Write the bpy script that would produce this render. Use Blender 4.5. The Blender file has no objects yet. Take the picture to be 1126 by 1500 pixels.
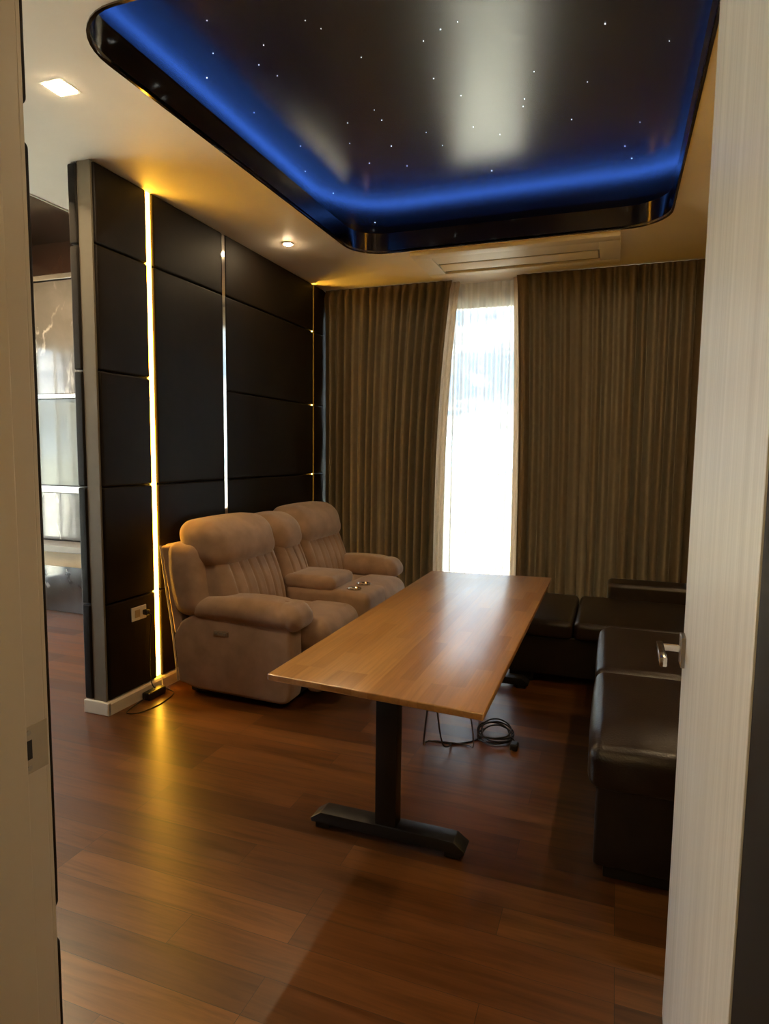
import bpy, bmesh, math, random
from mathutils import Vector, Matrix
random.seed(7)
PI = math.pi
scene = bpy.context.scene
COL = scene.collection
H = 2.945                      # ceiling height
ORG = {}

# ------------------------------------------------------------------ materials
def new_mat(name):
    m = bpy.data.materials.new(name); m.use_nodes = True
    nt = m.node_tree
    for n in list(nt.nodes): nt.nodes.remove(n)
    out = nt.nodes.new('ShaderNodeOutputMaterial')
    return m, nt, out

def N(nt, t, **kw):
    n = nt.nodes.new(t)
    for k, v in kw.items(): setattr(n, k, v)
    return n

def setin(n, **kw):
    for k, v in kw.items():
        n.inputs[k.replace('_', ' ')].default_value = v
    return n

def rgba(c): return (c[0], c[1], c[2], 1.0)

def coords(nt, scale=(1, 1, 1), rot=(0, 0, 0), loc=(0, 0, 0)):
    tc = N(nt, 'ShaderNodeTexCoord'); mp = N(nt, 'ShaderNodeMapping')
    mp.inputs['Scale'].default_value = scale; mp.inputs['Rotation'].default_value = rot
    mp.inputs['Location'].default_value = loc
    nt.links.new(tc.outputs['Object'], mp.inputs['Vector'])
    return mp.outputs['Vector']

def noise(nt, vec, scale, detail=4, rough=0.55, dist=0.0):
    n = N(nt, 'ShaderNodeTexNoise'); setin(n, Scale=scale, Detail=detail, Roughness=rough, Distortion=dist)
    nt.links.new(vec, n.inputs['Vector']); return n

def ramp(nt, fac, stops):
    r = N(nt, 'ShaderNodeValToRGB'); cr = r.color_ramp
    while len(cr.elements) < len(stops): cr.elements.new(0.5)
    for e, (p, c) in zip(cr.elements, stops): e.position = p; e.color = rgba(c)
    nt.links.new(fac, r.inputs['Fac']); return r

def mixc(nt, fac, a, b, mode='MIX'):
    m = N(nt, 'ShaderNodeMix', data_type='RGBA', blend_type=mode)
    for s, v in ((m.inputs[0], fac), (m.inputs[6], a), (m.inputs[7], b)):
        if hasattr(v, 'links'): nt.links.new(v, s)
        elif isinstance(v, (int, float)): s.default_value = v
        else: s.default_value = rgba(v)
    return m.outputs[2]

def bump(nt, height, strength=0.2, dist=0.01):
    b = N(nt, 'ShaderNodeBump'); setin(b, Strength=strength, Distance=dist)
    nt.links.new(height, b.inputs['Height']); return b.outputs['Normal']

def simple(name, col, rough=0.5, metal=0.0, var=0.12, nscale=12, bstr=0.0, bscale=200, spec=None, coat=0.0, sheen=0.0, stretch=(1, 1, 1)):
    m, nt, out = new_mat(name)
    p = N(nt, 'ShaderNodeBsdfPrincipled'); setin(p, Roughness=rough, Metallic=metal)
    v = coords(nt, stretch)
    n = noise(nt, v, nscale)
    c2 = tuple(x * (1 - var) for x in col); c1 = tuple(min(1, x * (1 + var)) for x in col)
    r = ramp(nt, n.outputs['Fac'], [(0.3, c2), (0.7, c1)])
    nt.links.new(r.outputs['Color'], p.inputs['Base Color'])
    if spec is not None: p.inputs['Specular IOR Level'].default_value = spec
    if coat: p.inputs['Coat Weight'].default_value = coat
    if sheen:
        p.inputs['Sheen Weight'].default_value = sheen; p.inputs['Sheen Roughness'].default_value = 0.4
    if bstr:
        b = noise(nt, v, bscale, 3)
        nt.links.new(bump(nt, b.outputs['Fac'], bstr, 0.004), p.inputs['Normal'])
    nt.links.new(p.outputs['BSDF'], out.inputs['Surface'])
    return m

def emit(name, col, strength):
    m, nt, out = new_mat(name)
    e = N(nt, 'ShaderNodeEmission'); e.inputs['Color'].default_value = rgba(col); e.inputs['Strength'].default_value = strength
    nt.links.new(e.outputs[0], out.inputs['Surface']); return m

def planks(name, along, length, width, cols, rough, mortar=0.0016, grain=0.5, coat=0.0, gap=(0.02, 0.012, 0.008), offset=0.37, spec=0.5):
    m, nt, out = new_mat(name)
    p = N(nt, 'ShaderNodeBsdfPrincipled')
    rot = (0, 0, 0) if along == 'X' else (0, 0, PI / 2)
    v = coords(nt, (1, 1, 1), rot, (7.3, 5.1, 0))
    b = N(nt, 'ShaderNodeTexBrick', offset=offset, offset_frequency=3, squash=1.0)
    setin(b, Scale=1.0, Mortar_Size=mortar, Mortar_Smooth=0.1, Bias=0.0, Brick_Width=length, Row_Height=width)
    b.inputs['Color1'].default_value = (0, 0, 0, 1); b.inputs['Color2'].default_value = (1, 1, 1, 1); b.inputs['Mortar'].default_value = (0.5, 0.5, 0.5, 1)
    nt.links.new(v, b.inputs['Vector'])
    st = N(nt, 'ShaderNodeMapping'); st.inputs['Scale'].default_value = (1.2, 14, 14); nt.links.new(v, st.inputs['Vector'])
    # each plank shifts its own grain
    sh = N(nt, 'ShaderNodeVectorMath', operation='MULTIPLY_ADD'); sh.inputs[1].default_value = (9.0, 3.0, 0.0)
    nt.links.new(b.outputs['Color'], sh.inputs[0]); nt.links.new(st.outputs[0], sh.inputs[2])
    n1 = noise(nt, sh.outputs[0], 1.6, 6, 0.62, 0.6)
    st2 = N(nt, 'ShaderNodeMapping'); st2.inputs['Scale'].default_value = (2.5, 70, 70); nt.links.new(v, st2.inputs['Vector'])
    n2 = noise(nt, st2.outputs[0], 1.5, 3, 0.6)
    base = ramp(nt, b.outputs['Color'], [(0.0, cols[0]), (0.5, cols[1]), (1.0, cols[2])])
    g1 = ramp(nt, n1.outputs['Fac'], [(0.28, (1 - grain,) * 3), (0.5, (1, 1, 1)), (0.72, (1 + grain * 0.55,) * 3)])
    c = mixc(nt, 1.0, base.outputs['Color'], g1.outputs['Color'], 'MULTIPLY')
    g2 = ramp(nt, n2.outputs['Fac'], [(0.3, (0.86,) * 3), (0.6, (1.04,) * 3)])
    c = mixc(nt, 1.0, c, g2.outputs['Color'], 'MULTIPLY')
    c = mixc(nt, b.outputs['Fac'], c, gap)
    nt.links.new(c, p.inputs['Base Color'])
    rr = ramp(nt, n1.outputs['Fac'], [(0.2, (rough * 0.8,) * 3), (0.8, (rough * 1.2,) * 3)])
    nt.links.new(rr.outputs['Color'], p.inputs['Roughness'])
    setin(p, Specular_IOR_Level=spec)
    if coat: setin(p, Coat_Weight=coat, Coat_Roughness=0.24, Coat_IOR=1.5 if coat < 0.9 else 2.5)
    inv = N(nt, 'ShaderNodeMath', operation='SUBTRACT'); inv.inputs[0].default_value = 1.0
    nt.links.new(b.outputs['Fac'], inv.inputs[1])
    nt.links.new(bump(nt, inv.outputs[0], 0.25, 0.001), p.inputs['Normal'])
    nt.links.new(p.outputs[0], out.inputs['Surface']); return m

def cloth_through(name, col, trans_col, translucent, transparent=0.0, var=0.08, weave=900):
    m, nt, out = new_mat(name)
    v = coords(nt)
    n = noise(nt, v, 25, 3)
    r = ramp(nt, n.outputs['Fac'], [(0.3, tuple(x * (1 - var) for x in col)), (0.7, tuple(min(1, x * (1 + var)) for x in col))])
    d = N(nt, 'ShaderNodeBsdfDiffuse'); nt.links.new(r.outputs['Color'], d.inputs['Color'])
    w = noise(nt, v, weave, 2)
    nt.links.new(bump(nt, w.outputs['Fac'], 0.12, 0.001), d.inputs['Normal'])
    t = N(nt, 'ShaderNodeBsdfTranslucent'); t.inputs['Color'].default_value = rgba(trans_col)
    mx = N(nt, 'ShaderNodeMixShader'); mx.inputs[0].default_value = translucent
    nt.links.new(d.outputs[0], mx.inputs[1]); nt.links.new(t.outputs[0], mx.inputs[2])
    last = mx
    if transparent:
        tr = N(nt, 'ShaderNodeBsdfTransparent'); tr.inputs['Color'].default_value = (1, 1, 1, 1)
        m2 = N(nt, 'ShaderNodeMixShader')
        lw = N(nt, 'ShaderNodeLayerWeight'); lw.inputs['Blend'].default_value = 0.4
        mr = N(nt, 'ShaderNodeMapRange'); nt.links.new(lw.outputs['Facing'], mr.inputs['Value'])
        mr.inputs['From Min'].default_value = 0.0; mr.inputs['From Max'].default_value = 0.58; mr.inputs['To Min'].default_value = transparent; mr.inputs['To Max'].default_value = transparent * 0.03
        nt.links.new(mr.outputs['Result'], m2.inputs[0])
        nt.links.new(mx.outputs[0], m2.inputs[1]); nt.links.new(tr.outputs[0], m2.inputs[2]); last = m2
    nt.links.new(last.outputs[0], out.inputs['Surface']); return m

def glass_pane(name):
    m, nt, out = new_mat(name)
    tr = N(nt, 'ShaderNodeBsdfTransparent'); tr.inputs['Color'].default_value = (0.93, 0.96, 0.95, 1)
    g = N(nt, 'ShaderNodeBsdfGlossy'); g.inputs['Roughness'].default_value = 0.02
    fr = N(nt, 'ShaderNodeFresnel'); fr.inputs['IOR'].default_value = 1.45
    nz = noise(nt, coords(nt), 3); nt.links.new(bump(nt, nz.outputs['Fac'], 0.01, 0.001), g.inputs['Normal'])
    mx = N(nt, 'ShaderNodeMixShader')
    nt.links.new(fr.outputs[0], mx.inputs[0]); nt.links.new(tr.outputs[0], mx.inputs[1]); nt.links.new(g.outputs[0], mx.inputs[2])
    nt.links.new(mx.outputs[0], out.inputs['Surface']); return m

def marble(name, dark, light, vein, rough):
    m, nt, out = new_mat(name)
    p = N(nt, 'ShaderNodeBsdfPrincipled'); setin(p, Roughness=rough, Coat_Weight=1.0, Coat_Roughness=0.04, Coat_IOR=2.0)
    v = coords(nt)
    n0 = noise(nt, v, 2.2, 5, 0.6, 0.8)
    c0 = ramp(nt, n0.outputs['Fac'], [(0.3, dark), (0.7, light)])
    n1 = noise(nt, coords(nt, (1, 1, 0.45), (0.2, 0.5, 0.3)), 2.0, 6, 0.55, 0.5)
    v1 = ramp(nt, n1.outputs['Fac'], [(0.482, (0, 0, 0)), (0.5, (1, 1, 1)), (0.518, (0, 0, 0))])
    n2 = noise(nt, v, 3.5, 2)
    v2 = ramp(nt, n2.outputs['Fac'], [(0.45, (0, 0, 0)), (0.65, (1, 1, 1))])
    f = mixc(nt, 1.0, v1.outputs['Color'], v2.outputs['Color'], 'MULTIPLY')
    c = mixc(nt, f, c0.outputs['Color'], vein)
    nt.links.new(c, p.inputs['Base Color'])
    nt.links.new(p.outputs[0], out.inputs['Surface']); return m

M = {}
M['floor'] = planks('laminate_floor', 'X', 0.92, 0.128, [(0.072, 0.024, 0.0055), (0.112, 0.039, 0.0085), (0.172, 0.067, 0.017)], 0.33, grain=0.55, mortar=0.0008, spec=0.45, coat=0.15)
M['oak'] = planks('butcher_block', 'Y', 0.46, 0.058, [(0.41, 0.18, 0.038), (0.50, 0.235, 0.055), (0.58, 0.29, 0.08)], 0.36, mortar=0.0, grain=0.13, gap=(0.3, 0.14, 0.05), offset=0.43, coat=1.0)
M['ceiling'] = simple('ceiling_paint', (0.92, 0.86, 0.76), 0.6, var=0.015, nscale=5)
M['wall'] = simple('painted_wall', (0.60, 0.57, 0.51), 0.7, var=0.03, nscale=6)
M['partition'] = simple('grey_paint', (0.155, 0.135, 0.098), 0.6, var=0.05, nscale=8)
M['darkwall'] = simple('dark_brown_wall', (0.035, 0.026, 0.016), 0.6, var=0.1, nscale=6)
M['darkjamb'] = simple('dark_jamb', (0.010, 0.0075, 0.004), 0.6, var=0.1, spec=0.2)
M['pad'] = simple('black_leatherette', (0.0085, 0.0053, 0.0031), 0.55, var=0.2, nscale=20, bstr=0.25, bscale=260, spec=0.18)
M['skirting'] = simple('white_skirting', (0.72, 0.66, 0.54), 0.35, var=0.02)
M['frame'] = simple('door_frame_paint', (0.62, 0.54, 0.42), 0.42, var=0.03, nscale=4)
M['sofa'] = simple('microfibre', (0.40, 0.265, 0.188), 0.85, var=0.16, nscale=9, bstr=0.35, bscale=500, sheen=0.5, spec=0.2)
M['piping'] = simple('pale_piping', (0.42, 0.36, 0.30), 0.7, var=0.05)
M['sofadark'] = simple('sofa_underside', (0.02, 0.017, 0.014), 0.8)
M['leather'] = simple('dark_brown_leather', (0.020, 0.012, 0.009), 0.30, var=0.25, nscale=14, bstr=0.30, bscale=140, spec=0.5)
M['leatherbase'] = simple('dark_leather_side', (0.017, 0.010, 0.008), 0.45, var=0.25, nscale=14, bstr=0.3, bscale=160, spec=0.4)
M['blackmetal'] = simple('powder_coated_black', (0.010, 0.010, 0.011), 0.38, var=0.1, nscale=60, bstr=0.1, bscale=600)
M['blackplastic'] = simple('black_plastic', (0.012, 0.011, 0.010), 0.4, var=0.1)
M['greycable'] = simple('grey_cable', (0.16, 0.14, 0.13), 0.5)
M['chrome'] = simple('chrome', (0.75, 0.73, 0.70), 0.16, 1.0, var=0.04)
M['mirrorstrip'] = simple('polished_strip', (0.85, 0.82, 0.78), 0.07, 1.0, var=0.02)
M['plate'] = simple('strike_metal', (0.50, 0.42, 0.30), 0.45, 0.8, var=0.05)
M['satin'] = simple('satin_nickel', (0.42, 0.37, 0.30), 0.30, 1.0, var=0.06)
M['bronze'] = simple('bronze_mirror', (0.23, 0.19, 0.145), 0.10, 1.0, var=0.04, nscale=3)
M['stretch'] = simple('black_stretch_ceiling', (0.034, 0.031, 0.027), 0.27, var=0.10, nscale=3, bstr=0.05, bscale=900, spec=1.0, coat=1.0)
for n_ in M['stretch'].node_tree.nodes:
    if n_.type == 'BSDF_PRINCIPLED': n_.inputs['IOR'].default_value = 1.65; n_.inputs['Coat Roughness'].default_value = 0.22; n_.inputs['Coat IOR'].default_value = 1.45
M['darkgloss'] = simple('brown_gloss_ceiling', (0.030, 0.016, 0.012), 0.16, var=0.1, nscale=3)
M['acwhite'] = simple('white_plastic', (0.90, 0.86, 0.77), 0.4, var=0.02)
M['acdark'] = simple('grey_vent', (0.35, 0.32, 0.27), 0.5, var=0.04)
M['outlet'] = simple('white_socket', (0.75, 0.70, 0.58), 0.35, var=0.02)
M['alu'] = simple('aluminium', (0.55, 0.55, 0.55), 0.35, 0.8, var=0.03)
M['marble'] = marble('grey_marble', (0.075, 0.073, 0.07), (0.14, 0.137, 0.13), (0.72, 0.72, 0.70), 0.16)
M['marbledark'] = marble('dark_grey_marble', (0.06, 0.06, 0.06), (0.10, 0.10, 0.10), (0.5, 0.5, 0.48), 0.2)
M['greygloss'] = simple('blue_grey_gloss', (0.26, 0.29, 0.29), 0.10, 0.22, var=0.05, nscale=3)
M['silver'] = simple('silver_trim', (0.62, 0.62, 0.60), 0.22, 0.9, var=0.03)
M['counter'] = simple('tan_shelf_edge', (0.50, 0.36, 0.18), 0.4, var=0.06, stretch=(2, 20, 20))
M['counterg'] = simple('grey_counter', (0.28, 0.27, 0.25), 0.3, var=0.05)
M['curtain'] = cloth_through('taupe_curtain', (0.150, 0.103, 0.055), (0.40, 0.25, 0.11), 0.10)
M['lining'] = cloth_through('curtain_lining', (0.60, 0.48, 0.36), (0.72, 0.55, 0.38), 0.42)
M['sheer'] = cloth_through('white_sheer', (0.86, 0.85, 0.83), (0.92, 0.92, 0.90), 0.13, transparent=0.31, var=0.02)
M['voile'] = cloth_through('thin_voile', (0.86, 0.86, 0.85), (0.92, 0.92, 0.92), 0.6, transparent=0.80, var=0.02)
M['glass'] = glass_pane('window_glass')
M['warm'] = emit('warm_led', (1.0, 0.48, 0.034), 19)
M['warm2'] = emit('warm_led_hidden', (1.0, 0.50, 0.05), 60)
M['downlight'] = emit('warm_downlight', (1.0, 0.74, 0.42), 260)
M['nextfill'] = emit('next_room_fill', (1.0, 0.70, 0.38), 620)  # for the unseen lamps added to the next room
M['spot'] = emit('warm_spot', (1.0, 0.72, 0.40), 420)
M['hallfill'] = emit('hall_fill', (1.0, 0.68, 0.27), 27)  # for the unseen lamp added in the hallway
M['blue'] = emit('blue_led', (0.05, 0.17, 0.78), 5.8)
M['star'] = emit('star_fibre', (0.75, 0.88, 1.0), 5.0)
M['ground'] = simple('far_ground', (0.45, 0.42, 0.33), 0.9, var=0.35, nscale=0.05)
M['hill'] = simple('far_hill', (0.26, 0.36, 0.44), 0.9, var=0.2, nscale=0.02)

def leaf_mat():
    m, nt, out = new_mat('white_woodgrain_laminate')
    p = N(nt, 'ShaderNodeBsdfPrincipled'); setin(p, Roughness=0.38)
    v = coords(nt, (14, 14, 0.35))
    n = noise(nt, v, 1.4, 5, 0.6, 0.3)
    v2 = coords(nt, (90, 90, 0.9)); n2 = noise(nt, v2, 1.3, 3, 0.6)
    r = ramp(nt, n.outputs['Fac'], [(0.30, (0.58, 0.54, 0.48)), (0.5, (0.67, 0.63, 0.57)), (0.70, (0.76, 0.72, 0.66))])
    r2 = ramp(nt, n2.outputs['Fac'], [(0.3, (0.90,) * 3), (0.6, (1.03,) * 3)])
    c = mixc(nt, 1.0, r.outputs['Color'], r2.outputs['Color'], 'MULTIPLY')
    nt.links.new(c, p.inputs['Base Color'])
    nt.links.new(bump(nt, n.outputs['Fac'], 0.1, 0.002), p.inputs['Normal'])
    nt.links.new(p.outputs[0], out.inputs['Surface']); return m
M['leaf'] = leaf_mat()

# ------------------------------------------------------------------ mesh helpers
def box(bm, x0, x1, y0, y1, z0, z1, bev=0.0, seg=2):
    r = bmesh.ops.create_cube(bm, size=1.0)
    vs = r['verts']
    for v in vs:
        v.co = Vector(((x0 + x1) / 2 + v.co.x * (x1 - x0), (y0 + y1) / 2 + v.co.y * (y1 - y0), (z0 + z1) / 2 + v.co.z * (z1 - z0)))
    if bev:
        es = list({e for v in vs for e in v.link_edges})
        bmesh.ops.bevel(bm, geom=es, offset=bev, segments=seg, profile=0.5, affect='EDGES')
    return bm

def rbox(bm, x0, x1, y0, y1, z0, z1, r=0.05, n=(10, 10, 10), bulge=(0, 0, 0), fn=None):
    """soft cushion: a box with round edges and faces that swell"""
    c = Vector(((x0 + x1) / 2, (y0 + y1) / 2, (z0 + z1) / 2)); h = Vector(((x1 - x0) / 2, (y1 - y0) / 2, (z1 - z0) / 2))
    r = min(r, h.x, h.y, h.z) * 0.999
    pts = {}; 
    def spaced(k, hh):
        inner = hh - r
        a = []
        m = 4
        for i in range(m): a.append(-hh + r * (i / m))
        for i in range(k + 1): a.append(-inner + 2 * inner * i / k)
        for i in range(m): a.append(inner + r * ((i + 1) / m))
        return a
    ax = [spaced(n[i], h[i]) for i in range(3)]
    def vert(i, j, k):
        key = (i, j, k)
        if key in pts: return pts[key]
        p = Vector((ax[0][i], ax[1][j], ax[2][k]))
        q = Vector([max(-(h[a] - r), min(h[a] - r, p[a])) for a in range(3)])
        d = p - q
        # map the cube shell of the corner onto a sphere
        if d.length > 1e-9:
            mx = max(abs(d.x), abs(d.y), abs(d.z))
            dd = Vector([math.tan(d[a] / r * PI / 4) if abs(d[a]) < r else math.copysign(1, d[a]) for a in range(3)])
            p = q + dd.normalized() * r * (mx / r if mx < r else 1)
        u = Vector([max(-1, min(1, p[a] / h[a])) for a in range(3)])
        s = Vector((0, 0, 0))
        if bulge[0]: s.x = bulge[0] * u.x * (1 - u.y ** 2) * (1 - u.z ** 2)
        if bulge[1]: s.y = bulge[1] * u.y * (1 - u.x ** 2) * (1 - u.z ** 2)
        if bulge[2]: s.z = bulge[2] * u.z * (1 - u.x ** 2) * (1 - u.y ** 2)
        w = c + p + s
        if fn: w = Vector(fn(w.x, w.y, w.z))
        pts[key] = bm.verts.new(w); return pts[key]
    L = [len(a) - 1 for a in ax]
    def face(a, b, cc, d):
        try: bm.faces.new((a, b, cc, d))
        except ValueError: pass
    for i in range(L[0]):
        for j in range(L[1]):
            face(vert(i, j, 0), vert(i, j + 1, 0), vert(i + 1, j + 1, 0), vert(i + 1, j, 0))
            face(vert(i, j, L[2]), vert(i + 1, j, L[2]), vert(i + 1, j + 1, L[2]), vert(i, j + 1, L[2]))
    for i in range(L[0]):
        for k in range(L[2]):
            face(vert(i, 0, k), vert(i + 1, 0, k), vert(i + 1, 0, k + 1), vert(i, 0, k + 1))
            face(vert(i, L[1], k), vert(i, L[1], k + 1), vert(i + 1, L[1], k + 1), vert(i + 1, L[1], k))
    for j in range(L[1]):
        for k in range(L[2]):
            face(vert(0, j, k), vert(0, j, k + 1), vert(0, j + 1, k + 1), vert(0, j + 1, k))
            face(vert(L[0], j, k), vert(L[0], j + 1, k), vert(L[0], j + 1, k + 1), vert(L[0], j, k + 1))
    return bm

def prism(bm, prof, axis, a, b, bev=0.0, seg=3):
    """polygon profile pushed along an axis; profile is (x,z) for axis y, (y,z) for x, (x,y) for z"""
    def P(p, t):
        return {'y': (p[0], t, p[1]), 'x': (t, p[0], p[1]), 'z': (p[0], p[1], t)}[axis]
    v0 = [bm.verts.new(P(p, a)) for p in prof]; v1 = [bm.verts.new(P(p, b)) for p in prof]
    f = [bm.faces.new(v0), bm.faces.new(v1[::-1])]
    for i in range(len(prof)):
        j = (i + 1) % len(prof); f.append(bm.faces.new((v0[j], v0[i], v1[i], v1[j])))
    bmesh.ops.recalc_face_normals(bm, faces=f)
    if bev:
        es = list({e for ff in f for e in ff.edges})
        bmesh.ops.bevel(bm, geom=es, offset=bev, segments=seg, profile=0.5, affect='EDGES', clamp_overlap=True)
    return bm

def smooth_path(pts, sub=8):
    P = [Vector(p) for p in pts]; out = []
    for i in range(len(P) - 1):
        p0 = P[max(0, i - 1)]; p1 = P[i]; p2 = P[i + 1]; p3 = P[min(len(P) - 1, i + 2)]
        for s in range(sub):
            t = s / sub
            out.append(0.5 * ((2 * p1) + (-p0 + p2) * t + (2 * p0 - 5 * p1 + 4 * p2 - p3) * t * t + (-p0 + 3 * p1 - 3 * p2 + p3) * t ** 3))
    out.append(P[-1]); return out

def tube(bm, pts, rad, seg=8, smooth=True, sub=8):
    path = smooth_path(pts, sub) if smooth else [Vector(p) for p in pts]
    rings = []; up = Vector((0, 0, 1))
    for i, p in enumerate(path):
        d = (path[min(i + 1, len(path) - 1)] - path[max(i - 1, 0)])
        if d.length < 1e-9: d = Vector((1, 0, 0))
        d.normalize()
        a = d.cross(up)
        if a.length < 1e-3: a = d.cross(Vector((1, 0, 0)))
        a.normalize(); b = a.cross(d)
        rings.append([bm.verts.new(p + rad * (math.cos(2 * PI * k / seg) * a + math.sin(2 * PI * k / seg) * b)) for k in range(seg)])
    for r0, r1 in zip(rings, rings[1:]):
        for k in range(seg):
            bm.faces.new((r0[k], r0[(k + 1) % seg], r1[(k + 1) % seg], r1[k]))
    bm.faces.new(rings[0][::-1]); bm.faces.new(rings[-1])
    return bm

def lathe(bm, prof, cx, cy, seg=32):
    rings = []
    for r, z in prof:
        rings.append([bm.verts.new((cx + r * math.cos(2 * PI * k / seg), cy + r * math.sin(2 * PI * k / seg), z)) for k in range(seg)])
    for a, b in zip(rings, rings[1:]):
        for k in range(seg): bm.faces.new((a[k], a[(k + 1) % seg], b[(k + 1) % seg], b[k]))
    bm.faces.new(rings[0][::-1]); bm.faces.new(rings[-1]); return bm

def NB(): return bmesh.new()

def obj(name, bm, mat, parent=None, smooth=False, angle=40, **props):
    me = bpy.data.meshes.new(name)
    org = ORG.get(parent.name, Vector((0, 0, 0))) if parent else Vector((0, 0, 0))
    if parent: bmesh.ops.translate(bm, verts=bm.verts, vec=-org)
    bmesh.ops.recalc_face_normals(bm, faces=bm.faces)
    bm.to_mesh(me); bm.free()
    me.materials.append(mat)
    o = bpy.data.objects.new(name, me); COL.objects.link(o)
    if parent:
        o.parent = parent; ORG[o.name] = org
    if smooth:
        for p in me.polygons: p.use_smooth = True
        if angle and angle < 180:
            me.set_sharp_from_angle(angle=math.radians(angle))
    for k, v in props.items(): o[k] = v
    return o

def rebase(o, loc):
    """put the origin of a one-mesh thing where it stands"""
    loc = Vector(loc); o.data.transform(Matrix.Translation(-loc)); o.location = loc; ORG[o.name] = loc; return o

def thing(name, label, cat, loc, group=None):
    o = bpy.data.objects.new(name, None); o.empty_display_size = 0.1; COL.objects.link(o)
    o.location = loc; ORG[o.name] = Vector(loc); o['label'] = label; o['category'] = cat
    if group: o['group'] = group
    return o

def tag(o, label, cat, group=None):
    o['label'] = label; o['category'] = cat
    if group: o['group'] = group
    return o

def struct(name, bm, mat, smooth=False, label=None):
    o = obj(name, bm, mat, None, smooth); o['kind'] = 'structure'
    if label: o['label'] = label
    return o

# ------------------------------------------------------------------ camera
f_px, yaw, pitch, roll, CAMH = 922.8, 0.34898, 0.09489, -0.01114, 1.47
cy_, sy_ = math.cos(yaw), math.sin(yaw)
Fw = Vector((-sy_ * math.cos(pitch), cy_ * math.cos(pitch), -math.sin(pitch)))
Rt = Vector((cy_, sy_, 0)); Dn = Fw.cross(Rt)
R2 = math.cos(roll) * Rt + math.sin(roll) * Dn; D2 = -math.sin(roll) * Rt + math.cos(roll) * Dn
cd = bpy.data.cameras.new('camera'); cam = bpy.data.objects.new('camera', cd); COL.objects.link(cam)
cd.sensor_fit = 'HORIZONTAL'; cd.sensor_width = 36.0; cd.lens = f_px / 1126 * 36.0; cd.clip_start = 0.02; cd.clip_end = 3000
mw = Matrix.Identity(4)
for i, v in enumerate((R2, -D2, -Fw)):
    for j in range(3): mw[j][i] = v[j]
mw[0][3], mw[1][3], mw[2][3] = 0, 0, CAMH
cam.matrix_world = mw
scene.camera = cam

# ------------------------------------------------------------------ setting
XR, XL, YF, YB = 0.99, -5.3, 0.755, 5.62
PX = -2.575                                    # face of the padded partition
struct('floor', box(NB(), XL - 0.1, XR + 0.9, -1.7, YB + 0.1, -0.1, 0.0), M['floor'])

def rrect(x0, x1, y0, y1, r, n=10):
    pts = []
    for cx, cy, a0 in ((x1 - r, y1 - r, 0), (x0 + r, y1 - r, PI / 2), (x0 + r, y0 + r, PI), (x1 - r, y0 + r, 1.5 * PI)):
        for i in range(n + 1):
            a = a0 + PI / 2 * i / n; pts.append((cx + r * math.cos(a), cy + r * math.sin(a)))
    return pts
RX0, RX1, RY0, RY1, RR = -1.885, 0.255, 1.80, 4.545, 0.25
hole = rrect(RX0, RX1, RY0, RY1, RR)
CX0 = -3.265                                   # main ceiling ends here; the next room's recess begins
bm = NB()
outer = [(CX0, YF), (XR + 0.1, YF), (XR + 0.1, YB), (CX0, YB)]
ov = [bm.verts.new((x, y, H)) for x, y in outer]; hv = [bm.verts.new((x, y, H)) for x, y in hole]
es = [bm.edges.new((ov[i], ov[(i + 1) % 4])) for i in range(4)] + [bm.edges.new((hv[i], hv[(i + 1) % len(hv)])) for i in range(len(hv))]
bmesh.ops.triangle_fill(bm, use_beauty=True, use_dissolve=False, edges=es)
fs = list(bm.faces)
bad = [f for f in fs if RX0 + 0.05 < f.calc_center_median().x < RX1 - 0.05 and RY0 + 0.05 < f.calc_center_median().y < RY1 - 0.05]
if bad: bmesh.ops.delete(bm, geom=bad, context='FACES_ONLY')
ex = bmesh.ops.extrude_face_region(bm, geom=list(bm.faces))
bmesh.ops.translate(bm, verts=[g for g in ex['geom'] if isinstance(g, bmesh.types.BMVert)], vec=(0, 0, 0.012))
struct('ceiling', bm, M['ceiling'])

def ring(bm, loop_in, loop_out, z0, z1):
    n = len(loop_in); V = []
    for lp, z in ((loop_in, z0), (loop_in, z1), (loop_out, z1), (loop_out, z0)):
        V.append([bm.verts.new((x, y, z)) for x, y in lp])
    for a in range(4):
        A, B = V[a], V[(a + 1) % 4]
        for i in range(n): bm.faces.new((A[i], A[(i + 1) % n], B[(i + 1) % n], B[i]))
    return bm
LIPZ = H + 0.135
struct('trim_1', ring(NB(), rrect(RX0, RX1, RY0, RY1, RR), rrect(RX0 - 0.012, RX1 + 0.012, RY0 - 0.012, RY1 + 0.012, RR + 0.012), H - 0.006, LIPZ), M['bronze'], True, 'mirror-bronze lip around the ceiling recess')
# cove above the lip: side walls and the black star ceiling
SZ, CO = 3.235, 0.30
struct('wall_cove', ring(NB(), rrect(RX0 - CO, RX1 + CO, RY0 - CO, RY1 + CO, RR + CO), rrect(RX0 - CO - 0.02, RX1 + CO + 0.02, RY0 - CO - 0.02, RY1 + CO + 0.02, RR + CO), H + 0.012, SZ), M['darkgloss'], True)
sc = thing('star_ceiling', 'black satin stretch ceiling with tiny star lights inside the recess', 'star ceiling', ((RX0 + RX1) / 2, (RY0 + RY1) / 2, SZ))
obj('ceiling_membrane', box(NB(), RX0 - CO - 0.03, RX1 + CO + 0.03, RY0 - CO - 0.03, RY1 + CO + 0.03, SZ, SZ + 0.02), M['stretch'], sc)
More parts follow.
